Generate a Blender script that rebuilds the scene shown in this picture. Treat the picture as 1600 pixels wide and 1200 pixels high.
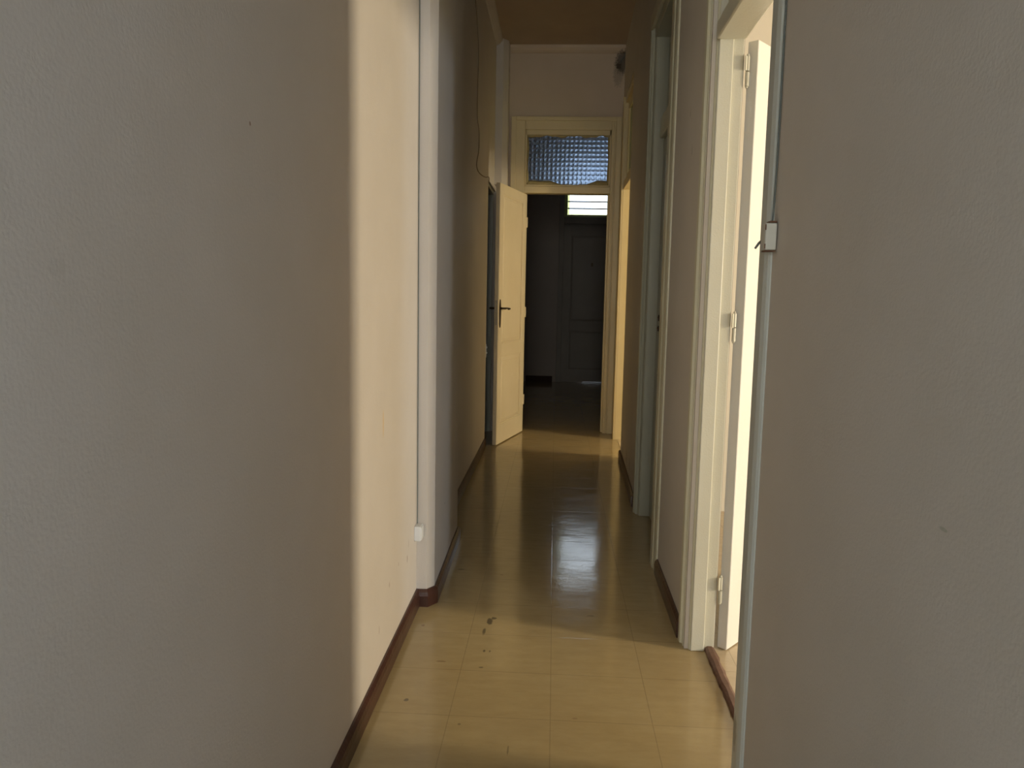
import bpy, bmesh, math, random
from mathutils import Vector, Matrix

for o in list(bpy.data.objects): bpy.data.objects.remove(o)
S = bpy.context.scene
COL = S.collection
random.seed(7)

# ------------------------------------------------------------------ camera
H = 1.25
cd = bpy.data.cameras.new('camera'); cam = bpy.data.objects.new('camera', cd); COL.objects.link(cam)
cd.sensor_fit = 'HORIZONTAL'; cd.sensor_width = 36.0; cd.lens = 1200.0 / 1600.0 * 36.0
cd.clip_start = 0.02
M = Matrix(((0.9982365434, -0.0253612228, 0.0536713312),
            (0.0562119208, 0.1132504876, -0.9919750738),
            (0.0190793964, 0.9932427374, 0.1144763783)))   # columns: camera right, up, back
M4 = M.to_4x4(); M4.translation = Vector((0, 0, H))
cam.matrix_world = M4
S.camera = cam

# ------------------------------------------------------------------ exposure, sky
S.view_settings.view_transform = 'Standard'
S.view_settings.look = 'None'
S.view_settings.gamma = 1.0
S.view_settings.use_curve_mapping = False
S.view_settings.exposure = 0.0
W = bpy.data.worlds.new('sky'); S.world = W; W.use_nodes = True
bg = W.node_tree.nodes['Background']
bg.inputs[0].default_value = (0.80, 0.90, 1.0, 1); bg.inputs[1].default_value = 4.0

# ------------------------------------------------------------------ window light (daylight coming through the window openings, plus an added lobby fill)
def area(name, loc, direction, sx, sz, power, color):
    l = bpy.data.lights.new(name, 'AREA'); l.shape = 'RECTANGLE'; l.size = sx; l.size_y = sz
    l.energy = power; l.color = color
    o = bpy.data.objects.new(name, l); COL.objects.link(o); o.location = loc
    o.rotation_euler = Vector(direction).to_track_quat('-Z', 'Y').to_euler()
    return o
area('daylight_east', (4.66, 1.40, 1.45), (-1, 0.1, 0), 0.42, 1.05, 165, (1.0, 0.83, 0.57))
area('daylight_southeast', (4.66, -.75, 1.25), (-1, 0.5, 0), 0.6, 0.9, 52, (0.76, 0.88, 1.0))
area('daylight_far_room', (4.16, 4.98, 1.75), (-1, 0.1, 0), 0.34, 1.3, 100, (1.0, 0.80, 0.48))
area('daylight_lobby', (-3.26, -2.6, 1.75), (1, 0, 0), 2.2, 1.7, 450, (0.54, 0.73, 1.0))
area('fill_lobby_back', (-.2, -4.66, 1.9), (0, 1, 0), 1.0, 1.2, 60, (1.0, 0.86, 0.66))  # added fill from an unseen back window, lifts the corridor's depth

# ------------------------------------------------------------------ materials
def new_mat(name):
    m = bpy.data.materials.new(name); m.use_nodes = True
    nt = m.node_tree; b = nt.nodes['Principled BSDF']
    return m, nt, b
def N(nt, t, **kw):
    n = nt.nodes.new(t)
    for k, v in kw.items(): setattr(n, k, v)
    return n
def math_n(nt, op, a, b=None, clamp=False):
    n = N(nt, 'ShaderNodeMath', operation=op); n.use_clamp = clamp
    for i, v in enumerate((a, b)):
        if v is None: continue
        if isinstance(v, (int, float)): n.inputs[i].default_value = v
        else: nt.links.new(v, n.inputs[i])
    return n.outputs[0]
def mixc(nt, fac, a, b):
    n = N(nt, 'ShaderNodeMix', data_type='RGBA')
    if isinstance(fac, (int, float)): n.inputs[0].default_value = fac
    else: nt.links.new(fac, n.inputs[0])
    for i, v in ((6, a), (7, b)):
        if isinstance(v, tuple): n.inputs[i].default_value = (*v, 1)
        else: nt.links.new(v, n.inputs[i])
    return n.outputs[2]
def noise(nt, vec, scale, detail=3, rough=.5):
    n = N(nt, 'ShaderNodeTexNoise'); n.inputs['Scale'].default_value = scale
    n.inputs['Detail'].default_value = detail; n.inputs['Roughness'].default_value = rough
    nt.links.new(vec, n.inputs['Vector']); return n.outputs['Fac']
def ramp(nt, fac, lo, hi):
    n = N(nt, 'ShaderNodeMapRange'); n.inputs[1].default_value = lo; n.inputs[2].default_value = hi
    nt.links.new(fac, n.inputs[0]); return n.outputs[0]
def spots(nt, vec, base, pts):
    """small marks: (centre, (half sizes), colour, strength)"""
    wob = N(nt, 'ShaderNodeTexNoise'); wob.inputs['Scale'].default_value = 60; nt.links.new(vec, wob.inputs['Vector'])
    for c, r, colr, st in pts:
        sub = N(nt, 'ShaderNodeVectorMath', operation='SUBTRACT'); nt.links.new(vec, sub.inputs[0]); sub.inputs[1].default_value = c
        dv = N(nt, 'ShaderNodeVectorMath', operation='DIVIDE'); nt.links.new(sub.outputs[0], dv.inputs[0]); dv.inputs[1].default_value = r
        ln = N(nt, 'ShaderNodeVectorMath', operation='LENGTH'); nt.links.new(dv.outputs[0], ln.inputs[0])
        d = math_n(nt, 'ADD', ln.outputs['Value'], math_n(nt, 'MULTIPLY', wob.outputs['Fac'], 1.0))
        f = N(nt, 'ShaderNodeMapRange'); f.inputs[1].default_value = 1.55; f.inputs[2].default_value = 1.15
        f.inputs[3].default_value = 0; f.inputs[4].default_value = st
        nt.links.new(d, f.inputs[0])
        base = mixc(nt, f.outputs[0], base, colr)
    return base
def paint(name, col, col2=None, rough=.6, bump=.15, bscale=180, mott=3.0, chips=0, chipcol=(.2, .12, .07), marks=(), spec=.35, hscale=1.0):
    m, nt, b = new_mat(name)
    tc = N(nt, 'ShaderNodeTexCoord'); v = tc.outputs['Object']
    col2 = col2 or tuple(c * .93 for c in col)
    f = ramp(nt, noise(nt, v, mott, 5, .6), .3, .7)
    c = mixc(nt, f, col, col2)
    if chips:
        g = noise(nt, v, 45, 6, .75)
        mk = N(nt, 'ShaderNodeMapRange'); mk.inputs[1].default_value = 1 - chips; mk.inputs[2].default_value = 1 - chips + .02
        nt.links.new(g, mk.inputs[0]); c = mixc(nt, mk.outputs[0], c, chipcol)
    if marks: c = spots(nt, v, c, marks)
    nt.links.new(c, b.inputs['Base Color'])
    b.inputs['Roughness'].default_value = rough
    b.inputs['Specular IOR Level'].default_value = spec
    bp = N(nt, 'ShaderNodeBump'); bp.inputs['Strength'].default_value = bump; bp.inputs['Distance'].default_value = .002
    h = math_n(nt, 'ADD', noise(nt, v, bscale, 2), math_n(nt, 'MULTIPLY', noise(nt, v, 9, 3), 3.0))
    nt.links.new(h, bp.inputs['Height']); nt.links.new(bp.outputs[0], b.inputs['Normal'])
    return m

BR = (.16, .08, .04); DK = (.03, .028, .025)
wall_l = paint('wall_paint_left', (.60, .56, .52), (.565, .525, .48), .62, .25, marks=[
    ((-.532, 2.76, .262), (.02, .008, .016), BR, .55), ((-.532, 2.79, .31), (.02, .006, .02), BR, .25),
    ((-.532, 2.45, .28), (.02, .007, .012), BR, .4), ((-.532, 2.60, .30), (.02, .005, .008), BR, .4),
    ((-.532, 2.30, .19), (.02, .006, .016), BR, .35),
    ((-.532, 2.36, .84), (.02, .010, .05), (.62, .45, .20), .6),
    ((-.532, 1.335, 1.535), (.02, .0035, .0045), (.22, .13, .08), .8),
    ((-.532, .80, 1.27), (.02, .018, .011), (.46, .44, .41), .25),
    ((-.465, 3.3, .33), (.02, .006, .006), DK, .6)])
wall_r = paint('wall_paint_right', (.60, .56, .505), (.565, .525, .465), .62, .25, marks=[
    ((.50, 4.9, 1.83), (.02, .012, .05), DK, .55), ((.50, 2.98, 1.80), (.02, .006, .03), DK, .35),
    ((.50, 3.05, 1.95), (.02, .01, .02), DK, .25),
    ((.49, .96, .97), (.02, .011, .003), (.25, .28, .18), .45),
    ((.53, 5.3, .15), (.05, .05, .06), BR, .35), ((.53, 5.7, .13), (.05, .04, .06), DK, .35), ((.52, 5.0, .16), (.05, .03, .05), BR, .35)])
wall_e = paint('wall_paint_end', (.60, .50, .385), (.56, .46, .35), .65, .25, marks=[
    ((.535, 7.05, 3.30), (.07, .1, .11), (.02, .018, .015), .75), ((.50, 7.05, 3.20), (.05, .1, .12), (.05, .045, .03), .35)])
wall_room = paint('wall_paint_room', (.86, .83, .73), (.84, .81, .71), .7, .15)
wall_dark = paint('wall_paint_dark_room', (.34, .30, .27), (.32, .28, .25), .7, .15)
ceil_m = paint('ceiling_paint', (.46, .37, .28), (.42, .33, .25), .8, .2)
green_iv = paint('ivory_gloss_paint', (.60, .58, .44), (.56, .54, .40), .32, .25, chips=.215, marks=(), spec=.5)
white_gl = paint('white_gloss_paint', (.62, .605, .50), (.585, .57, .465), .33, .25, chips=.22, spec=.5)
bright_gl = paint('overexposed_white_gloss_paint', (.86, .86, .82), (.83, .83, .79), .33, .2, chips=.215, spec=.5)  # whitened copy: the leaf's overexposed daylight is put into the colour
yell_iv = paint('yellowed_ivory_paint', (.66, .56, .33), (.60, .50, .28), .38, .25, spec=.5)
door_cream = paint('cream_door_paint', (.66, .58, .42), (.61, .53, .37), .42, .2, spec=.45)
grey_grn = paint('grey_green_gloss_paint', (.40, .40, .31), (.365, .365, .28), .35, .2, spec=.5)
blue_grey = paint('blue_grey_gloss_paint', (.52, .55, .51), (.47, .50, .465), .35, .3, chips=.225, spec=.5,
    marks=[((.48, 1.86, .16), (.02, .02, .05), DK, .5)])
dk_door = paint('dark_door_paint', (.24, .22, .19), (.21, .19, .17), .5, .2)
maroon = paint('maroon_gloss_paint', (.070, .028, .020), (.045, .020, .015), .3, .5, 90, 14, chips=.30, chipcol=(.20, .13, .10), spec=.5)
wood_thr = paint('worn_threshold_wood', (.20, .115, .085), (.13, .07, .05), .5, .6, 60, 20, chips=.33, chipcol=(.32, .24, .18))
plast = paint('ivory_plastic', (.60, .60, .53), (.56, .56, .49), .4, .1)
plast_w = paint('white_plastic', (.68, .70, .72), (.64, .66, .68), .4, .1)
rust = paint('rusty_metal', (.20, .10, .05), (.10, .05, .03), .7, .5, 120, 60)
putty_m = paint('old_putty', (.40, .34, .17), (.33, .27, .13), .7, .6, 90, 25)
cable_m = paint('cable_sheath', (.30, .24, .18), None, .6, .1)
cable_g = paint('grey_cable_sheath', (.13, .15, .14), None, .6, .1)
def metal(name, col, rough):
    m, nt, b = new_mat(name); tc = N(nt, 'ShaderNodeTexCoord')
    c = mixc(nt, noise(nt, tc.outputs['Object'], 40), col, tuple(x * .6 for x in col))
    nt.links.new(c, b.inputs['Base Color']); b.inputs['Metallic'].default_value = .8; b.inputs['Roughness'].default_value = rough
    return m
bronze = metal('dark_bronze', (.10, .075, .05), .45)
iron = paint('dark_iron', (.03, .022, .018), None, .6, .3)
steel = metal('dull_steel', (.5, .48, .42), .45)

def floor_mat(name, ca, cb, x0, dx, y0, dy, marks=()):
    m, nt, b = new_mat(name)
    tc = N(nt, 'ShaderNodeTexCoord'); v = tc.outputs['Object']
    sx = N(nt, 'ShaderNodeSeparateXYZ'); nt.links.new(v, sx.inputs[0])
    u = math_n(nt, 'DIVIDE', math_n(nt, 'SUBTRACT', sx.outputs[0], x0), dx)
    w = math_n(nt, 'DIVIDE', math_n(nt, 'SUBTRACT', sx.outputs[1], y0), dy)
    du = math_n(nt, 'MULTIPLY', math_n(nt, 'ABSOLUTE', math_n(nt, 'SUBTRACT', math_n(nt, 'FRACT', math_n(nt, 'ADD', u, .5)), .5)), dx)
    dw = math_n(nt, 'MULTIPLY', math_n(nt, 'ABSOLUTE', math_n(nt, 'SUBTRACT', math_n(nt, 'FRACT', math_n(nt, 'ADD', w, .5)), .5)), dy)
    dm = math_n(nt, 'MINIMUM', du, dw)
    joint = N(nt, 'ShaderNodeMapRange'); joint.inputs[1].default_value = .0006; joint.inputs[2].default_value = .0022
    joint.inputs[3].default_value = 1; joint.inputs[4].default_value = 0; nt.links.new(dm, joint.inputs[0])
    cell = N(nt, 'ShaderNodeCombineXYZ'); nt.links.new(math_n(nt, 'FLOOR', u), cell.inputs[0]); nt.links.new(math_n(nt, 'FLOOR', w), cell.inputs[1])
    wn = N(nt, 'ShaderNodeTexWhiteNoise', noise_dimensions='3D'); nt.links.new(cell.outputs[0], wn.inputs['Vector'])
    st = N(nt, 'ShaderNodeVectorMath', operation='MULTIPLY'); nt.links.new(v, st.inputs[0]); st.inputs[1].default_value = (9, 26, 9)
    f1 = ramp(nt, noise(nt, st.outputs[0], 1.0, 6, .65), .35, .7)
    c = mixc(nt, f1, ca, cb)
    c = mixc(nt, math_n(nt, 'MULTIPLY', wn.outputs['Value'], .10), c, tuple(x * .84 for x in ca))
    sp = ramp(nt, noise(nt, v, 130, 3, .6), .66, .74)
    c = mixc(nt, math_n(nt, 'MULTIPLY', sp, .30), c, (.16, .10, .05))
    dirt = ramp(nt, noise(nt, v, 2.2, 5, .6), .45, .75)
    c = mixc(nt, math_n(nt, 'MULTIPLY', dirt, .22), c, (.30, .22, .12))
    c = mixc(nt, math_n(nt, 'MULTIPLY', joint.outputs[0], .30), c, (.12, .085, .05))
    if marks: c = spots(nt, v, c, marks)
    nt.links.new(c, b.inputs['Base Color'])
    rg = N(nt, 'ShaderNodeMapRange'); rg.inputs[3].default_value = .08; rg.inputs[4].default_value = .17
    nt.links.new(noise(nt, v, 7, 4), rg.inputs[0]); nt.links.new(rg.outputs[0], b.inputs['Roughness'])
    b.inputs['Specular IOR Level'].default_value = .5
    h = math_n(nt, 'MULTIPLY', noise(nt, v, 4, 2), 2.0)
    h = math_n(nt, 'ADD', h, math_n(nt, 'MULTIPLY', noise(nt, st.outputs[0], 1.2, 2), .30))
    h = math_n(nt, 'SUBTRACT', h, math_n(nt, 'MULTIPLY', joint.outputs[0], .12))
    h = math_n(nt, 'ADD', h, math_n(nt, 'MULTIPLY', math_n(nt, 'MULTIPLY', wn.outputs['Value'], math_n(nt, 'FRACT', w)), .8))
    bp = N(nt, 'ShaderNodeBump'); bp.inputs['Strength'].default_value = .5; bp.inputs['Distance'].default_value = .0016
    nt.links.new(h, bp.inputs['Height']); nt.links.new(bp.outputs[0], b.inputs['Normal'])
    return m
fl_m = floor_mat('ochre_vinyl_tile', (.42, .33, .17), (.365, .28, .14), .016, .302, 2.155, .28, marks=[
    ((-.222, 2.83, 0), (.012, .035, .02), DK, .75), ((-.235, 2.74, 0), (.007, .03, .02), DK, .6), ((-.208, 2.86, 0), (.012, .012, .02), DK, .7),
    ((-.22, 2.58, 0), (.005, .01, .02), DK, .6), ((-.20, 2.58, 0), (.004, .008, .02), DK, .5), ((-.22, 2.46, 0), (.009, .006, .02), DK, .5),
    ((-.47, 2.77, 0), (.008, .01, .02), BR, .6), ((-.36, 2.49, 0), (.018, .006, .02), BR, .5), ((-.43, 2.23, 0), (.008, .009, .02), DK, .6),
    ((-.10, 1.99, 0), (.003, .025, .02), DK, .4), ((-.25, 2.11, 0), (.005, .006, .02), DK, .4), ((-.40, 3.38, 0), (.018, .008, .02), DK, .5),
    ((-.21, 3.33, 0), (.01, .006, .02), BR, .4), ((.09, 2.17, 0), (.01, .006, .02), BR, .3), ((.17, 2.92, 0), (.02, .006, .02), DK, .35)])
fl_room = floor_mat('beige_vinyl_tile', (.60, .50, .35), (.54, .44, .30), .05, .3, .1, .3)

def glass(name, col, rough, mixd=.12, dcol=(.3, .33, .36)):
    m, nt, b = new_mat(name)
    b.inputs['Base Color'].default_value = (*col, 1); b.inputs['Roughness'].default_value = rough
    b.inputs['Transmission Weight'].default_value = 1.0; b.inputs['IOR'].default_value = 1.45
    d = N(nt, 'ShaderNodeBsdfDiffuse'); d.inputs[0].default_value = (*dcol, 1)
    mx = N(nt, 'ShaderNodeMixShader'); mx.inputs[0].default_value = mixd
    out = nt.nodes['Material Output']
    nt.links.new(b.outputs[0], mx.inputs[1]); nt.links.new(d.outputs[0], mx.inputs[2]); nt.links.new(mx.outputs[0], out.inputs[0])
    return m
gl_pat = glass('patterned_glass', (.42, .53, .72), .30, .16, (.14, .15, .18))
gl_dark = glass('dark_green_glass', (.30, .36, .26), .25, .25, (.07, .08, .05))
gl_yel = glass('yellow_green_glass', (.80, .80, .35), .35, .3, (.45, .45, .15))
gl_lou = glass('louvre_glass', (.95, .98, 1.0), .02, .03, (.8, .85, .9))

# ------------------------------------------------------------------ mesh helpers
def obj(name, bm, mat, parent=None, kind=None, smooth=False, label=None):
    me = bpy.data.meshes.new(name)
    bmesh.ops.recalc_face_normals(bm, faces=bm.faces[:])
    bm.to_mesh(me); bm.free()
    if smooth:
        for p in me.polygons: p.use_smooth = True
    me.materials.append(mat)
    o = bpy.data.objects.new(name, me); COL.objects.link(o)
    if parent: o.parent = parent
    if kind: o['kind'] = kind
    if label: o['label'] = label
    return o
def struct(name, bm, mat, **k): return obj(name, bm, mat, None, 'structure', **k)
def thing(name, label, cat, loc=(0, 0, 0), rz=0, group=None, kind=None):
    o = bpy.data.objects.new(name, None); COL.objects.link(o); o.empty_display_size = .05
    o.location = loc; o.rotation_euler = (0, 0, rz)
    if label: o['label'] = label
    if cat: o['category'] = cat
    if group: o['group'] = group
    if kind: o['kind'] = kind
    return o
def B(): return bmesh.new()
def box(bm, x0, x1, y0, y1, z0, z1, bev=0, seg=1):
    r = bmesh.ops.create_cube(bm, size=1)
    vs = r['verts']
    for v in vs:
        v.co = Vector(((x0 + x1) / 2 + v.co.x * (x1 - x0), (y0 + y1) / 2 + v.co.y * (y1 - y0), (z0 + z1) / 2 + v.co.z * (z1 - z0)))
    if bev:
        es = list({e for v in vs for e in v.link_edges})
        bmesh.ops.bevel(bm, geom=es, offset=bev, segments=seg, affect='EDGES', profile=.5)
def prism(bm, pts, z0, z1):
    lo = [bm.verts.new((x, y, z0)) for x, y in pts]; hi = [bm.verts.new((x, y, z1)) for x, y in pts]
    n = len(pts)
    bm.faces.new(lo[::-1]); bm.faces.new(hi)
    for i in range(n): bm.faces.new((lo[i], lo[(i + 1) % n], hi[(i + 1) % n], hi[i]))
def sweep(bm, path, prof, side=1, z=0):
    """path: xy polyline; prof: (offset to the left side*, height) points; mitred"""
    rows = []
    n = len(path)
    for i, p in enumerate(path):
        p = Vector(p)
        d0 = (p - Vector(path[i - 1])).normalized() if i else None
        d1 = (Vector(path[i + 1]) - p).normalized() if i < n - 1 else None
        if d0 is None: d0 = d1
        if d1 is None: d1 = d0
        n0 = Vector((-d0.y, d0.x)); n1 = Vector((-d1.y, d1.x))
        m = (n0 + n1).normalized(); m = m / max(.3, m.dot(n0))
        rows.append([bm.verts.new((p.x + m.x * a * side, p.y + m.y * a * side, z + h)) for a, h in prof])
    k = len(prof)
    for i in range(n - 1):
        for j in range(k):
            bm.faces.new((rows[i][j], rows[i][(j + 1) % k], rows[i + 1][(j + 1) % k], rows[i + 1][j]))
    bm.faces.new(rows[0]); bm.faces.new(rows[-1][::-1])
def tube(bm, pts, r, seg=8):
    pts = [Vector(p) for p in pts]; rings = []
    for i, p in enumerate(pts):
        d = (pts[min(i + 1, len(pts) - 1)] - pts[max(i - 1, 0)]).normalized()
        a = d.cross(Vector((0.3, 1, .2))).normalized(); b = d.cross(a)
        rr = r[i] if isinstance(r, (list, tuple)) else r
        rings.append([bm.verts.new(p + (a * math.cos(2 * math.pi * k / seg) + b * math.sin(2 * math.pi * k / seg)) * rr) for k in range(seg)])
    for i in range(len(rings) - 1):
        for k in range(seg): bm.faces.new((rings[i][k], rings[i][(k + 1) % seg], rings[i + 1][(k + 1) % seg], rings[i + 1][k]))
    bm.faces.new(rings[0][::-1]); bm.faces.new(rings[-1])
def smooth_path(pts, n=6):
    pts = [Vector(p) for p in pts]; out = []
    for i in range(len(pts) - 1):
        p0, p1, p2, p3 = pts[max(i - 1, 0)], pts[i], pts[i + 1], pts[min(i + 2, len(pts) - 1)]
        for k in range(n):
            t = k / n
            out.append(.5 * ((2 * p1) + (p2 - p0) * t + (2 * p0 - 5 * p1 + 4 * p2 - p3) * t * t + (3 * p1 - p0 - 3 * p2 + p3) * t ** 3))
    out.append(pts[-1]); return out

# ------------------------------------------------------------------ setting: floors, ceiling
CH = 3.43
bm = B(); box(bm, -3.3, .575, -5.8, 11.4, -.12, 0); box(bm, .575, 1.6, 7.1, 11.4, -.12, 0); box(bm, .575, .75, -5.8, -3.1, -.12, 0); struct('floor', bm, fl_m)
bm = B(); box(bm, .575, 5.0, -3.1, 7.1, -.12, .004); struct('floor_side_rooms', bm, fl_room)
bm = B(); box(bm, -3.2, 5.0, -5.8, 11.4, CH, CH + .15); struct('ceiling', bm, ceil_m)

# left wall: near face, chamfered pier, set-back stretch, doorway, corner pier
bm = B()
prism(bm, [(-.68, -1.0), (-.534, -1.0), (-.530, 2.955), (-.489, 2.955), (-.463, 2.995), (-.472, 3.80), (-.566, 3.80), (-.560, 6.27), (-.68, 6.27)], 0, CH)
prism(bm, [(-.68, 6.27), (-.560, 6.27), (-.558, 7.0), (-.68, 7.0)], 2.168, CH)
prism(bm, [(-.68, 6.84), (-.497, 6.84), (-.455, 6.90), (-.450, 7.17), (-.68, 7.17)], 2.21, CH)
prism(bm, [(-.68, 7.0), (-.53, 7.0), (-.53, 7.17), (-.68, 7.17)], 0, 2.3)
struct('wall_left', bm, wall_l)

# right wall with three doorways (12 cm thick)
D1 = (1.88, 2.65); D2 = (3.57, 4.40); D3 = (5.95, 6.74)
R = lambda y: .492 if y < 4.5 else .492 + (y - 4.5) * .033
XB = .66
bm = B()
prism(bm, [(.488, -1.0), (XB, -1.0), (XB, D1[0]), (.492, D1[0])], 0, CH)
prism(bm, [(.492, D1[0]), (XB, D1[0]), (XB, D1[1] + .02), (.494, D1[1] + .02)], 2.80, CH)
prism(bm, [(.494, D1[1] + .02), (.60, D1[1] + .02), (.60, 3.30), (XB, 3.34), (XB, D2[0]), (.496, D2[0])], 0, CH)
prism(bm, [(.496, D2[0]), (XB, D2[0]), (XB, D2[1]), (.50, D2[1])], 2.70, CH)
prism(bm, [(.50, D2[1]), (XB, D2[1]), (XB, D3[0]), (.538, D3[0])], 0, CH)
prism(bm, [(.538, D3[0]), (XB, D3[0]), (XB, 7.2), (.56, 7.2)], 2.93, CH)
prism(bm, [(.56, D3[1] + .02), (XB + .05, D3[1] + .02), (XB + .05, 7.2), (.56, 7.2)], 0, CH)
struct('wall_right', bm, wall_r)

# end wall with doorway and transom opening
YE = 7.05
bm = B()
box(bm, -.68, -.43, YE, YE + .12, 0, CH); box(bm, .55, XB + .02, YE, YE + .12, 0, CH); box(bm, -.43, .55, YE, YE + .12, 2.83, CH)
struct('wall_end', bm, wall_e)

# dark room beyond
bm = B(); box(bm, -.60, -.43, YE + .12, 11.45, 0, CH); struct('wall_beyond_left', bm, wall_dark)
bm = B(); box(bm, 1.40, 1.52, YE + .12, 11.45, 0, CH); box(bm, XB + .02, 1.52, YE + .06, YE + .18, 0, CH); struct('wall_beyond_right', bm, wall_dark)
YB = 11.25
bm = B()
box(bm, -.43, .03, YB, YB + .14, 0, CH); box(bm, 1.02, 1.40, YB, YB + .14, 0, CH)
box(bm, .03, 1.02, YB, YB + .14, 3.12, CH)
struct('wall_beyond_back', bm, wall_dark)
# room on the right through the open door, added dark box behind the closed door, far right room, left dark room, lobby behind camera
def shell(name, x0, x1, y0, y1, mat, holes=None, sides='EWNS', t=.1):
    bm = B()
    if 'W' in sides: box(bm, x0 - t, x0, y0 - t, y1 + t, 0, CH)
    if 'N' in sides: box(bm, x0, x1 + t, y1, y1 + t, 0, CH)
    if 'S' in sides: box(bm, x0, x1 + t, y0 - t, y0, 0, CH)
    if 'E' in sides:
        ys = y0
        for (a, b, z0, z1) in sorted(holes or []):
            box(bm, x1, x1 + t, ys, a, 0, CH); box(bm, x1, x1 + t, a, b, 0, z0); box(bm, x1, x1 + t, a, b, z1, CH); ys = b
        box(bm, x1, x1 + t, ys, y1, 0, CH)
    return struct(name, bm, mat)
shell('wall_side_room', XB, 4.6, -2.9, 4.50, wall_room, [(1.15, 1.65, .85, 2.05), (-1.1, -.4, .75, 1.75)], 'ENS', .08)
bm = B(); box(bm, .70, .74, -2.98, -1.0, 0, CH); struct('wall_side_room_west', bm, wall_room)
shell('wall_far_side_room', XB + .02, 4.1, 4.68, 7.06, wall_room, [(4.74, 5.24, 1.0, 2.45)], 'ENS', .08)
shell('wall_light_block', XB, .74, 3.46, 4.49, wall_dark, None, 'ENS', .015)  # unseen shallow box added to block room light from the transom
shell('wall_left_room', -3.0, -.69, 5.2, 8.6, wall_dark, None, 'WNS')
bm = B()   # lobby behind the camera, window in its west wall
box(bm, -3.2, -.68, -1.1, -1.0, 0, CH); box(bm, .60, .70, -4.6, -1.0, 0, CH); box(bm, -3.3, -.75, -4.7, -4.6, 0, CH); box(bm, .35, .7, -4.7, -4.6, 0, CH); box(bm, -.75, .35, -4.7, -4.6, 0, 1.25); box(bm, -.75, .35, -4.7, -4.6, 2.55, CH)
box(bm, -3.3, -3.2, -4.6, -3.7, 0, CH); box(bm, -3.3, -3.2, -1.5, -1.0, 0, CH); box(bm, -3.3, -3.2, -3.7, -1.5, 0, .85); box(bm, -3.3, -3.2, -3.7, -1.5, 2.65, CH)
struct('wall_lobby', bm, paint('wall_paint_lobby', (.74, .74, .72)))

# ------------------------------------------------------------------ baseboards
prof = [(0, 0), (.015, 0), (.017, .045), (.014, .060), (.006, .070), (0, .070)]
bm = B(); sweep(bm, [(-.534, -.98), (-.530, 2.955), (-.489, 2.955), (-.463, 2.995), (-.472, 3.80), (-.566, 3.80), (-.560, 6.25)], prof, -1)
struct('baseboard_left', bm, maroon)
bm = B(); sweep(bm, [(.488, -.98), (.492, 1.75)], prof, 1); sweep(bm, [(.494, 2.755), (.496, 3.415)], prof, 1)
sweep(bm, [(.501, 4.55), (.537, 5.94)], prof, 1)
struct('baseboard_right', bm, maroon)
bm = B(); box(bm, -.41, -.02, YB - .016, YB, 0, .085, .003); struct('baseboard_beyond', bm, paint('dull_dark_wood', (.05, .03, .025), None, .85, .2, spec=.1))

# ------------------------------------------------------------------ ceiling cornices
cp = [(0, 0), (.055, 0), (.050, -.022), (.030, -.045), (.012, -.056), (0, -.058)]
bm = B(); sweep(bm, [(-.566, 3.80), (-.560, 6.84)], cp, -1, CH); struct('trim_cornice_left', bm, wall_l)
bm = B(); sweep(bm, [(-.45, YE), (.56, YE)], cp, -1, CH); struct('trim_cornice_end', bm, wall_e)

# ------------------------------------------------------------------ doorway 1 (right, near, open)
bm = B()
y1 = D1[1]
# far jamb lining: stop part and rebate part, full height with transom
box(bm, .513, .561, y1, y1 + .06, 0, 2.80, .0035, 2)
box(bm, .561, .597, y1 + .012, y1 + .06, 0, 2.80, .002)
# near jamb lining
y0 = D1[0]
box(bm, .500, .561, y0 - .05, y0 + .002, 0, 2.80, .0035, 2); box(bm, .561, .655, y0 - .05, y0 - .010, 0, 2.80, .002)
# head lining
box(bm, .500, .655, y0, y1, 2.74, 2.80, .002)
t1 = struct('trim_1', bm, white_gl)
def casing(bm, ya, yb, x, z1, flip):
    # moulded architrave running up: ya = opening edge, yb = outer edge
    s = 1 if yb > ya else -1
    ya += s * .005
    w = abs(yb - ya)
    pts = [(x + .03, yb), (x - .012, yb), (x - .018, yb - s * w * .12), (x - .016, yb - s * w * .34), (x - .007, yb - s * w * .40), (x - .008, yb - s * w * .62),
           (x + .004, yb - s * w * .70), (x + .008, yb - s * w * .92), (x + .018, ya), (x + .03, ya)]
    prism(bm, pts, 0, z1)
bm = B(); casing(bm, y1, y1 + .10, .500, 2.80, 1)
obj('architrave', bm, green_iv, t1)
bm = B(); prism(bm, [(.53, 1.875), (.485, 1.88), (.480, 1.874), (.480, 1.830), (.484, 1.812), (.489, 1.806), (.53, 1.806)], 0, 2.9)
obj('architrave', bm, blue_grey, t1, label='blue grey architrave')
bm = B(); prism(bm, [(.53, 1.806), (.488, 1.806), (.484, 1.812), (.484, 2.765), (.488, 2.772), (.53, 2.772)], 2.82, 2.9)
obj('head_architrave', bm, green_iv, t1)
bm = B(); box(bm, .502, .600, y0 + .001, y1 - .001, 2.092, 2.150, .006, 2); box(bm, .515, .58, y0 + .001, y1 - .001, 2.15, 2.175, .004)
obj('transom_bar', bm, white_gl, t1)
bm = B(); sweep(bm, [(.583, y0 + .02), (.583, y1 + .03)], [(-.019, 0), (.019, 0), (.017, .010), (.008, .016), (-.008, .016), (-.017, .010)], 1)
bmesh.ops.subdivide_edges(bm, edges=[e for e in bm.edges if e.calc_length() > .5], cuts=24)
for v in bm.verts: v.co.x += random.uniform(-.0025, .0025)
struct('trim_threshold', bm, wood_thr)
def pane(name, x0, x1, ya, yb, z0, z1, mat, parent, ripple=0):
    bm = B(); box(bm, x0, x1, ya, yb, z0, z1); return obj(name, bm, mat, parent)
w1 = thing('window_1', None, None, kind='structure')
bm = B()
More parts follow.
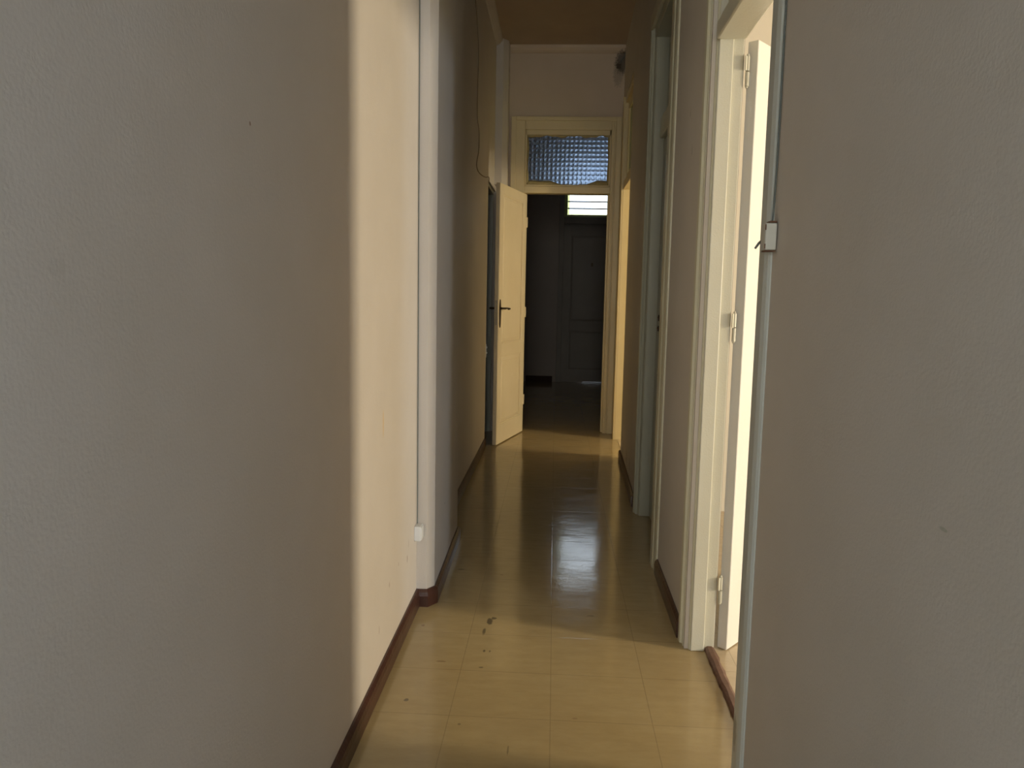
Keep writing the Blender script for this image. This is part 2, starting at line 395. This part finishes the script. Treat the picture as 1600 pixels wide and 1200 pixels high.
for (a, b, c, d) in ((y0, y1, 2.175, 2.235), (y0, y1, 2.68, 2.74), (y0, y0 + .06, 2.235, 2.68), (y1 - .06, y1, 2.235, 2.68)):
    box(bm, .535, .57, a + .002, b - .002, c, d, .003)
obj('sash', bm, green_iv, w1)
pane('glass_pane', .550, .555, y0 + .06, y1 - .06, 2.235, 2.68, gl_yel, w1)

# ------------------------------------------------------------------ door leaf builder (local: hinge edge at origin, width +x, thickness +y)
def leaf(name, w, h, t, mat, rails, label=None):
    root = thing(name, label, None, kind='structure')
    bm = B()
    st = .10
    core = .010
    box(bm, .004, w - .004, core, t - core, .004, h - .004)
    box(bm, 0, st, 0, t, 0, h, .002); box(bm, w - st, w, 0, t, 0, h, .002)
    for a, b in rails: box(bm, st, w - st, 0, t, a, b, .0015)
    obj('leaf_frame', bm, mat, root)
    for i in range(len(rails) - 1):
        a, b = rails[i][1], rails[i + 1][0]
        bm = B()
        # raised field with sloped margin, both faces
        for yy, s in ((core, -1), (t - core, 1)):
            o = [(st + .012, a + .012), (w - st - .012, a + .012), (w - st - .012, b - .012), (st + .012, b - .012)]
            q = [(st + .035, a + .035), (w - st - .035, a + .035), (w - st - .035, b - .035), (st + .035, b - .035)]
            vo = [bm.verts.new((x, yy, z)) for x, z in o]; vi = [bm.verts.new((x, yy + s * .007, z)) for x, z in q]
            for k in range(4): bm.faces.new((vo[k], vo[(k + 1) % 4], vi[(k + 1) % 4], vi[k]))
            bm.faces.new(vi)
            # ogee bead round the panel
            for (x0_, x1_, z0_, z1_) in ((st, w - st, a, a + .010), (st, w - st, b - .010, b), (st, st + .010, a, b), (w - st - .010, w - st, a, b)):
                box(bm, x0_, x1_, yy if s > 0 else yy - .006, yy + .006 if s > 0 else yy, z0_, z1_)
        obj('panel', bm, mat, root)
    return root
RAILS = [(0, .165), (.70, .83), (2.0, 2.085)]
# door 1, swung into the side room
d1 = leaf('door_1', .76, 2.085, .037, bright_gl, RAILS)
a = math.atan2(.77, .64); d1.rotation_euler.z = a
# thickness +y local must point away from the camera side; corridor face is local y=0
ex = Vector((math.cos(a), math.sin(a))); ey = Vector((-math.sin(a), math.cos(a)))
c0 = Vector((.640, 2.651)); d1.location = (c0.x, c0.y, .008)
for z in (.17, 1.10, 1.94):
    bm = B(); tube(bm, [(.634, 2.668, z), (.634, 2.668, z + .045), (.634, 2.668, z + .0455)], [.006, .006, .0045]); tube(bm, [(.634, 2.668, z + .048), (.634, 2.668, z + .095)], .006)
    # (placed relative to the leaf below)
    bm.free()
    bm = B()
    tube(bm, [(-.010, .030, z), (-.010, .030, z + .046)], .0065, 10); tube(bm, [(-.010, .030, z + .049), (-.010, .030, z + .095)], .0065, 10)
    tube(bm, [(-.010, .030, z - .006), (-.010, .030, z - .001)], [.003, .0055], 10); tube(bm, [(-.010, .030, z + .096), (-.010, .030, z + .103)], [.0055, .003], 10)
    box(bm, -.010, .001, .026, .029, z, z + .046); box(bm, -.026, -.010, .029, .032, z + .049, z + .095)
    obj('hinge', bm, white_gl, d1)
bm = B(); box(bm, .70, .745, -.004, 0, 1.0, 1.2, .002); tube(bm, [(.722, -.004, 1.12), (.722, -.045, 1.12)], .008); tube(bm, [(.722, -.045, 1.12), (.62, -.050, 1.115)], [.009, .006])
obj('handle', bm, bronze, d1)

# ------------------------------------------------------------------ doorway 2 (right, middle, closed)
bm = B()
ya, yb = D2
for (p, q, sx) in ((ya - .001, ya - .05, .50), (4.35, 4.40, .513)):
    box(bm, sx, XB - .01, min(p, q), max(p, q), 0, 2.70, .002)
box(bm, .50, XB - .01, ya, 4.35, 2.645, 2.70, .002)
t2 = struct('trim_2', bm, grey_grn)
bm = B(); casing(bm, 4.35, 4.45, .502, 2.72, 1); obj('architrave', bm, grey_grn, t2)
bm = B(); prism(bm, [(.53, 3.575), (.484, 3.575), (.480, 3.567), (.480, 3.50), (.485, 3.49), (.486, 3.435), (.49, 3.425), (.53, 3.425)], 0, 2.78)
obj('architrave', bm, green_iv, t2)
bm = B(); prism(bm, [(.53, 3.425), (.488, 3.425), (.484, 3.435), (.484, 4.44), (.488, 4.45), (.53, 4.45)], 2.70, 2.78); obj('head_architrave', bm, green_iv, t2)
bm = B(); box(bm, .545, .62, ya + .001, 4.349, 2.115, 2.225, .006, 2); obj('transom_bar', bm, green_iv, t2)
w2 = thing('window_2', None, None, kind='structure')
bm = B()
for (p, q, c, d) in ((ya, 4.35, 2.225, 2.27), (ya, 4.35, 2.60, 2.645), (ya, ya + .04, 2.27, 2.60), (4.31, 4.35, 2.27, 2.60)):
    box(bm, .578, .61, p + .002, q - .002, c, d, .003)
obj('sash', bm, grey_grn, w2)
pane('glass_pane', .592, .597, ya + .04, 4.31, 2.27, 2.60, gl_dark, w2)
d2 = leaf('door_2', .772, 2.10, .036, grey_grn, [(0, .165), (.70, .83), (2.0, 2.10)])
d2.rotation_euler.z = math.radians(90); d2.location = (.568 + .036, ya + .004, .008)
# local x -> world y ; local y -> world -x ; corridor face is local y = t
for z, hh in ((1.118, .034), (1.062, .030)):
    bm = B(); box(bm, .668, .700, .036, .039, z, z + hh, .001)
    k = obj('lock_plate', bm, iron, d2)
    bm = B(); tube(bm, [(.684, .039, z + hh * .6), (.684, .0425, z + hh * .6)], .005, 10); box(bm, .682, .686, .039, .041, z + .006, z + hh * .6); obj('keyhole', bm, rust, k)

# ------------------------------------------------------------------ doorway 3 (far right, open into lit room)
bm = B()
box(bm, .552, .66, D3[1], D3[1] + .05, 0, 2.90, .002)
box(bm, .562, .66, D3[0] - .05, D3[0], 0, 2.90, .002)
box(bm, .552, .66, D3[0], D3[1], 2.88, 2.93, .002)
t3 = struct('trim_3', bm, yell_iv)
bm = B(); prism(bm, [(.60, D3[1]), (.540, D3[1] + .002), (.534, D3[1] + .012), (.536, D3[1] + .08), (.542, D3[1] + .11), (.60, D3[1] + .11)], 0, 2.93); obj('architrave', bm, yell_iv, t3)
bm = B(); box(bm, .552, .62, D3[0] + .001, D3[1] - .001, 2.166, 2.235, .005, 2); obj('transom_bar', bm, yell_iv, t3)
w3 = thing('window_3', None, None, kind='structure')
bm = B()
for (p, q, c, d) in ((D3[0], D3[1], 2.235, 2.29), (D3[0], D3[1], 2.825, 2.88), (D3[0], D3[0] + .05, 2.29, 2.825), (D3[1] - .05, D3[1], 2.29, 2.825)):
    box(bm, .575, .61, p + .002, q - .002, c, d, .003)
obj('sash', bm, yell_iv, w3)
pane('glass_pane', .590, .595, D3[0] + .05, D3[1] - .05, 2.29, 2.825, gl_dark, w3)

# ------------------------------------------------------------------ end doorway with patterned transom
GX0, GX1, GZ0, GZ1 = -.285, .443, 2.245, 2.675
bm = B()
for (x0, x1, z0, z1) in ((-.43, -.305, 0, 2.83), (.462, .552, 0, 2.83), (-.305, .462, 2.72, 2.83)):
    box(bm, x0, x1, YE - .010, YE + .125, z0, z1, .003)
t4 = struct('trim_4', bm, yell_iv)
bm = B()
for (x0, x1, z0, z1) in ((-.43, -.385, 0, 2.83), (.50, .55, 0, 2.83), (-.385, .50, 2.795, 2.83)):
    box(bm, x0, x1, YE - .026, YE - .009, z0, z1, .004, 2)
for (x0, x1) in ((.476, .492),): box(bm, x0, x1, YE - .018, YE - .009, 0, 2.79, .003)
obj('architrave', bm, yell_iv, t4)
bm = B(); box(bm, -.305, .462, YE - .004, YE + .10, 2.168, 2.228, .004, 2); obj('transom_bar', bm, yell_iv, t4)
bm = B(); box(bm, -.305, -.290, YE + .05, YE + .10, 0, 2.168, .002); box(bm, .447, .462, YE + .05, YE + .10, 0, 2.168, .002); obj('door_stop', bm, yell_iv, t4)
w4 = thing('window_4', None, None, kind='structure')
bm = B()
for (x0, x1, z0, z1) in ((-.304, GX0 - .004, 2.228, 2.72), (GX1 + .003, .461, 2.228, 2.72), (-.30, .46, 2.228, GZ0 - .002), (-.30, .46, GZ1 + .003, 2.72)):
    box(bm, x0, x1, YE + .002, YE + .05, z0, z1, .002)
obj('sash', bm, yell_iv, w4)
# moulded glass: raised round dots in a square grid
nx, nz = 19, 11
sub = 10
bm = B(); grid = []
for i in range(nx * sub + 1):
    col_ = []
    for j in range(nz * sub + 1):
        x = GX0 + (GX1 - GX0) * i / (nx * sub); z = GZ0 + (GZ1 - GZ0) * j / (nz * sub)
        dx_ = (i / sub) % 1 - .5; dz_ = (j / sub) % 1 - .5; rr_ = math.hypot(dx_, dz_) / .41
        hgt = .0030 * math.sqrt(max(0, 1 - rr_ * rr_))
        col_.append(bm.verts.new((x, YE + .022 - hgt, z)))
    grid.append(col_)
for i in range(nx * sub):
    for j in range(nz * sub):
        bm.faces.new((grid[i][j], grid[i + 1][j], grid[i + 1][j + 1], grid[i][j + 1]))
bk = [bm.verts.new((x, YE + .027, z)) for x, z in ((GX0, GZ0), (GX1, GZ0), (GX1, GZ1), (GX0, GZ1))]
bm.faces.new(bk[::-1])
bm.faces.new([grid[i][0] for i in range(nx * sub + 1)][::-1] + [bk[0], bk[1]])
bm.faces.new([grid[i][-1] for i in range(nx * sub + 1)] + [bk[2], bk[3]])
bm.faces.new([grid[0][j] for j in range(nz * sub + 1)] + [bk[3], bk[0]])
bm.faces.new([grid[-1][j] for j in range(nz * sub + 1)][::-1] + [bk[1], bk[2]])
pp = obj('patterned_pane', bm, gl_pat, w4)
for p in pp.data.polygons: p.use_smooth = p.area < .001
# uneven putty smeared round the pane
def putty(bm, horizontal, base, a0, a1, s, wf):
    n = 40; rows = []
    for i in range(n + 1):
        t = i / n; a = a0 + (a1 - a0) * t; w = wf(t)
        P = []
        for (off, dep) in ((-.004, .0), (-.004, -.016), (w * .5, -.012), (w, -.002), (w, 0)):
            y = YE + .020 + dep
            P.append(bm.verts.new((a, y, base + s * off) if horizontal else (base + s * off, y, a)))
        rows.append(P)
    for i in range(n):
        for j in range(5): bm.faces.new((rows[i][j], rows[i][(j + 1) % 5], rows[i + 1][(j + 1) % 5], rows[i + 1][j]))
    bm.faces.new(rows[0]); bm.faces.new(rows[-1][::-1])
bm = B()
putty(bm, True, GZ0, GX0, GX1, 1, lambda t: .004 + .030 * max(0, min(1, (.42 - t) / .12)) + .036 * max(0, min(1, (t - .72) / .14)) + .002 * math.sin(30 * t))
putty(bm, True, GZ1, GX0, GX1, -1, lambda t: .012 + .007 * math.sin(19 * t) + .004 * math.sin(47 * t))
putty(bm, False, GX0, GZ0, GZ1, 1, lambda t: .012 + .003 * math.sin(11 * t))
putty(bm, False, GX1, GZ0, GZ1, -1, lambda t: .010 + .003 * math.sin(9 * t))
obj('putty', bm, putty_m, w4, smooth=True)

# end door leaf, swung towards the camera
d4 = leaf('door_3', .755, 2.14, .034, door_cream, [(0, .165), (.735, .845), (2.06, 2.14)])
hx, hy = -.308, 7.018; fx, fy = -.497, 6.285
a = math.atan2(fy - hy, fx - hx); d4.rotation_euler.z = a; d4.location = (hx, hy, .008)
# local y = t side: n = (-sin a, cos a)
def lever(parent, yface, s, mat):
    bm = B()
    # long pointed plate
    zc = 1.10; xw = .715
    pts = [(0, -.125), (.008, -.115), (.016, -.09), (.019, -.03), (.021, .02), (.017, .07), (.008, .098), (0, .11)]
    out = [(xw + x, zc + z) for x, z in pts] + [(xw - x, zc + z) for x, z in pts[-2:0:-1]]
    lo = [bm.verts.new((x, yface, z)) for x, z in out]; hi = [bm.verts.new((xw + (x - xw) * .8, yface + s * .006, zc + (z - zc) * .97)) for x, z in out]
    for k in range(len(out)): bm.faces.new((lo[k], lo[(k + 1) % len(out)], hi[(k + 1) % len(out)], hi[k]))
    bm.faces.new(hi); bm.faces.new(lo[::-1])
    p = obj('handle_plate', bm, mat, parent)
    bm = B()
    y0_ = yface + s * .004; zz = 1.135
    tube(bm, [(xw, y0_, zz), (xw, y0_ + s * .018, zz), (xw, y0_ + s * .045, zz)], [.012, .008, .009], 12)
    tube(bm, smooth_path([(xw + .004, y0_ + s * .045, zz), (xw - .03, y0_ + s * .052, zz + .002), (xw - .07, y0_ + s * .052, zz - .004), (xw - .105, y0_ + s * .050, zz - .002)], 4),
         [.008, .008, .0075, .007, .0065, .007, .009, .010, .009, .007, .007, .008, .006], 10)
    obj('lever', bm, mat, p, smooth=True)
lever(d4, 0, -1, bronze); lever(d4, .034, 1, bronze)
bm = B(); box(bm, .755, .757, .008, .026, 1.0, 1.2, .0005); obj('lock_plate', bm, steel, d4)
bm = B()
for z in (.25, 1.05, 1.85): tube(bm, [(-.004, .036, z), (-.004, .036, z + .09)], .006, 10)
obj('hinge', bm, door_cream, d4)

# ------------------------------------------------------------------ left doorway frame (dark opening)
bm = B(); box(bm, -.675, -.575, 6.271, 6.30, 0, 2.167, .002); box(bm, -.675, -.575, 6.97, 6.999, 0, 2.167, .002); box(bm, -.675, -.575, 6.30, 6.97, 2.14, 2.167, .002)
t5 = struct('trim_5', bm, grey_grn)
bm = B(); box(bm, -.572, -.556, 6.2685, 6.2795, .74, .85, .001); box(bm, -.566, -.548, 6.272, 6.284, .77, .785, .001); box(bm, -.566, -.548, 6.272, 6.284, .815, .83, .001); obj('strike_plate', bm, plast_w, t5)

# ------------------------------------------------------------------ back of the dark room: door, frame, louvre window
bm = B()
for (x0, x1, z0, z1) in ((.03, .10, 0, 3.12), (.95, 1.02, 0, 3.12), (.10, .95, 2.29, 2.385), (.10, .95, 3.06, 3.12)):
    box(bm, x0, x1, YB - .02, YB + .14, z0, z1, .004)
box(bm, .098, .128, YB + .071, YB + .10, 0, 2.29); box(bm, .92, .952, YB + .071, YB + .10, 0, 2.29); box(bm, .10, .95, YB + .071, YB + .10, 2.25, 2.292); box(bm, .10, .42, YB + .030, YB + .10, -.01, .0088); box(bm, .42, .95, YB + .030, YB + .10, -.01, .0055)
struct('trim_6', bm, dk_door)
d6 = leaf('door_4', .846, 2.262, .04, dk_door, [(0, .165), (.75, .88), (2.12, 2.262)])
d6.location = (.102, YB + .03, .009)
bm = B(); box(bm, .40, .43, -.006, 0, 1.68, 1.73, .001); tube(bm, [(.415, -.006, 1.70), (.415, -.02, 1.70)], .008); obj('door_viewer', bm, bronze, d6)
w6 = thing('window_5', None, None, kind='structure')
bm = B()
for (x0, x1, z0, z1) in ((.10, .142, 2.385, 3.06), (.90, .95, 2.385, 3.06), (.142, .90, 2.385, 2.405), (.142, .90, 3.03, 3.06)):
    box(bm, x0, x1, YB + .03, YB + .09, z0, z1, .003)
obj('louvre_frame', bm, paint('bleed_green_metal_frame', (.45, .50, .20), None, .4, .1), w6)  # frame's yellow-green carries the lens bleed of the bright window
bm = B(); box(bm, .142, .170, YB + .05, YB + .056, 2.405, 3.03); box(bm, .170, .90, YB + .05, YB + .056, 2.405, 2.43); obj('bleed_strip', bm, gl_yel, w6)  # strips added to imitate the lens bleed along the window border
for k in range(6):
    z = 2.417 + k * .098
    bm = B(); box(bm, .143, .899, -.003, .003, -.048, .048)
    bmesh.ops.rotate(bm, verts=bm.verts, cent=(0, 0, 0), matrix=Matrix.Rotation(math.radians(24), 3, 'X'))
    bmesh.ops.translate(bm, verts=bm.verts, vec=(0, YB + .06, z + .045))
    g = obj('louvre_blade', bm, gl_lou, w6)
    bm = B(); box(bm, .143, .899, YB + .030, YB + .040, z - .016, z + .001); obj('blade_edge', bm, dk_door, g)

# ------------------------------------------------------------------ frames of the unseen windows that let the daylight in
n = 7
for (x, ya_, yb_, z0, z1) in ((4.6, 1.15, 1.65, .85, 2.05), (4.6, -1.1, -.4, .75, 1.75), (4.1, 4.74, 5.24, 1.0, 2.45)):
    bm = B()
    for (p, q, c, d) in ((ya_, yb_, z0, z0 + .025), (ya_, yb_, z1 - .025, z1), (ya_, ya_ + .025, z0, z1), (yb_ - .025, yb_, z0, z1)):
        box(bm, x + .0, x + .05, p, q, c, d)
    struct('window_%d' % n, bm, white_gl); n += 1
bm = B()
for (p, q, c, d) in ((-3.7, -1.5, .85, .90), (-3.7, -1.5, 2.60, 2.65), (-3.7, -3.65, .9, 2.6), (-1.55, -1.5, .9, 2.6)):
    box(bm, -3.25, -3.2, p, q, c, d)
struct('window_10', bm, white_gl)
bm = B()
for (p, q, c, d) in ((-.75, .35, 1.25, 1.29), (-.75, .35, 2.51, 2.55), (-.75, -.71, 1.29, 2.51), (.31, .35, 1.29, 2.51)):
    box(bm, p, q, -4.65, -4.60, c, d)
struct('window_11', bm, white_gl)  # unseen window added for the lobby fill light

# ------------------------------------------------------------------ small things
# left junction box with its cable in the corner beside the pier
t = thing('junction_box', 'small white junction box low in the corner of the sunlit left wall', 'junction box', (-.522, 2.925, .285), group=None)
bm = B(); box(bm, -.008, .018, -.028, .028, 0, .058, .003, 2); obj('housing', bm, plast_w, t)
bm = B(); box(bm, .018, .022, -.024, .024, .003, .055, .0015, 2); obj('lid', bm, plast_w, t)
bm = B(); pts = [(-.5265, 2.948, 3.42), (-.5265, 2.948, 2.4), (-.5268, 2.947, 1.6), (-.5262, 2.948, .9), (-.525, 2.945, .36), (-.522, 2.93, .343)]
tube(bm, smooth_path(pts, 5), .0022, 6)
o = obj('cable', bm, cable_g, None, smooth=True); o['label'] = 'thin dark cable running straight down the corner above the low white junction box'; o['category'] = 'cable'
# right junction box on the near door surround
t = thing('junction_box', 'ivory junction box with rusty edges on the blue-grey edge of the near right wall', 'junction box', (.4905, 1.790, 1.362))
bm = B(); box(bm, -.026, -.0005, -.018, .020, 0, .060, .003, 2); obj('housing', bm, plast, t)
bm = B(); box(bm, -.017, -.001, -.0185, .012, .0605, .0645, .001); obj('rusty_edge', bm, rust, t)
bm = B(); box(bm, -.0270, -.0245, -.0195, -.0178, .003, .014, .0006); obj('rusty_edge', bm, rust, t)
bm = B(); box(bm, -.0270, -.0245, -.0195, -.0178, .044, .057, .0006); obj('rusty_edge', bm, rust, t)
bm = B(); box(bm, -.024, -.001, -.017, .018, -.003, -.0005, .0008); obj('rusty_edge', bm, rust, t)
bm = B(); tube(bm, [(-.022, .020, .024), (-.027, .030, .018), (-.034, .034, .006)], [.003, .003, .0025], 6); obj('cable_stub', bm, cable_g, t)
bm = B(); pts = [(.489, 1.800, 3.42), (.489, 1.801, 2.2), (.489, 1.800, 1.8), (.4885, 1.798, 1.55), (.486, 1.795, 1.45), (.483, 1.790, 1.428)]
tube(bm, smooth_path(pts, 6), .0022, 6)
o = obj('cable', bm, cable_g, None, smooth=True); o['label'] = 'thin grey cable hanging down to the rusty-edged junction box on the near right wall'; o['category'] = 'cable'
# loose cable on the set-back left wall, going into the dark doorway
def onwall(u, v, X):
    cx, cy = (u - 800) / 1200., -(v - 600) / 1200.
    r = M @ Vector((cx, cy, -1)); return Vector((0, 0, H)) + r * (X / r.x)
pts = [Vector((-.556, 4.76, 3.41))] + [onwall(u, v, -.556) for u, v in ((747, 60), (746.5, 130), (745.5, 180), (748.5, 205), (748, 235), (744.8, 255), (746.5, 266), (752, 273), (759, 277))]
pts += [Vector((-.555, 6.255, 2.185)), Vector((-.557, 6.275, 2.15)), Vector((-.585, 6.32, 2.13))]
bm = B(); tube(bm, smooth_path(pts, 5), .0035, 6)
o = obj('cable', bm, cable_m, None, smooth=True); o['label'] = 'loose curling cable on the far left wall leading into the dark doorway'; o['category'] = 'cable'
# small dark fitting high on the end wall
t = thing('wall_fitting', 'small dark fitting high in the stained right corner of the end wall', 'fitting', (.503, YE, 3.262))
bm = B(); box(bm, -.018, .018, -.02, 0, -.018, .018, .003, 2); obj('block', bm, bronze, t)
bm = B(); tube(bm, smooth_path([(.012, -.008, .015), (.02, -.01, .05), (.045, -.012, .085), (.05, -.01, .12)], 4), .004, 6); obj('wire', bm, cable_g, t)
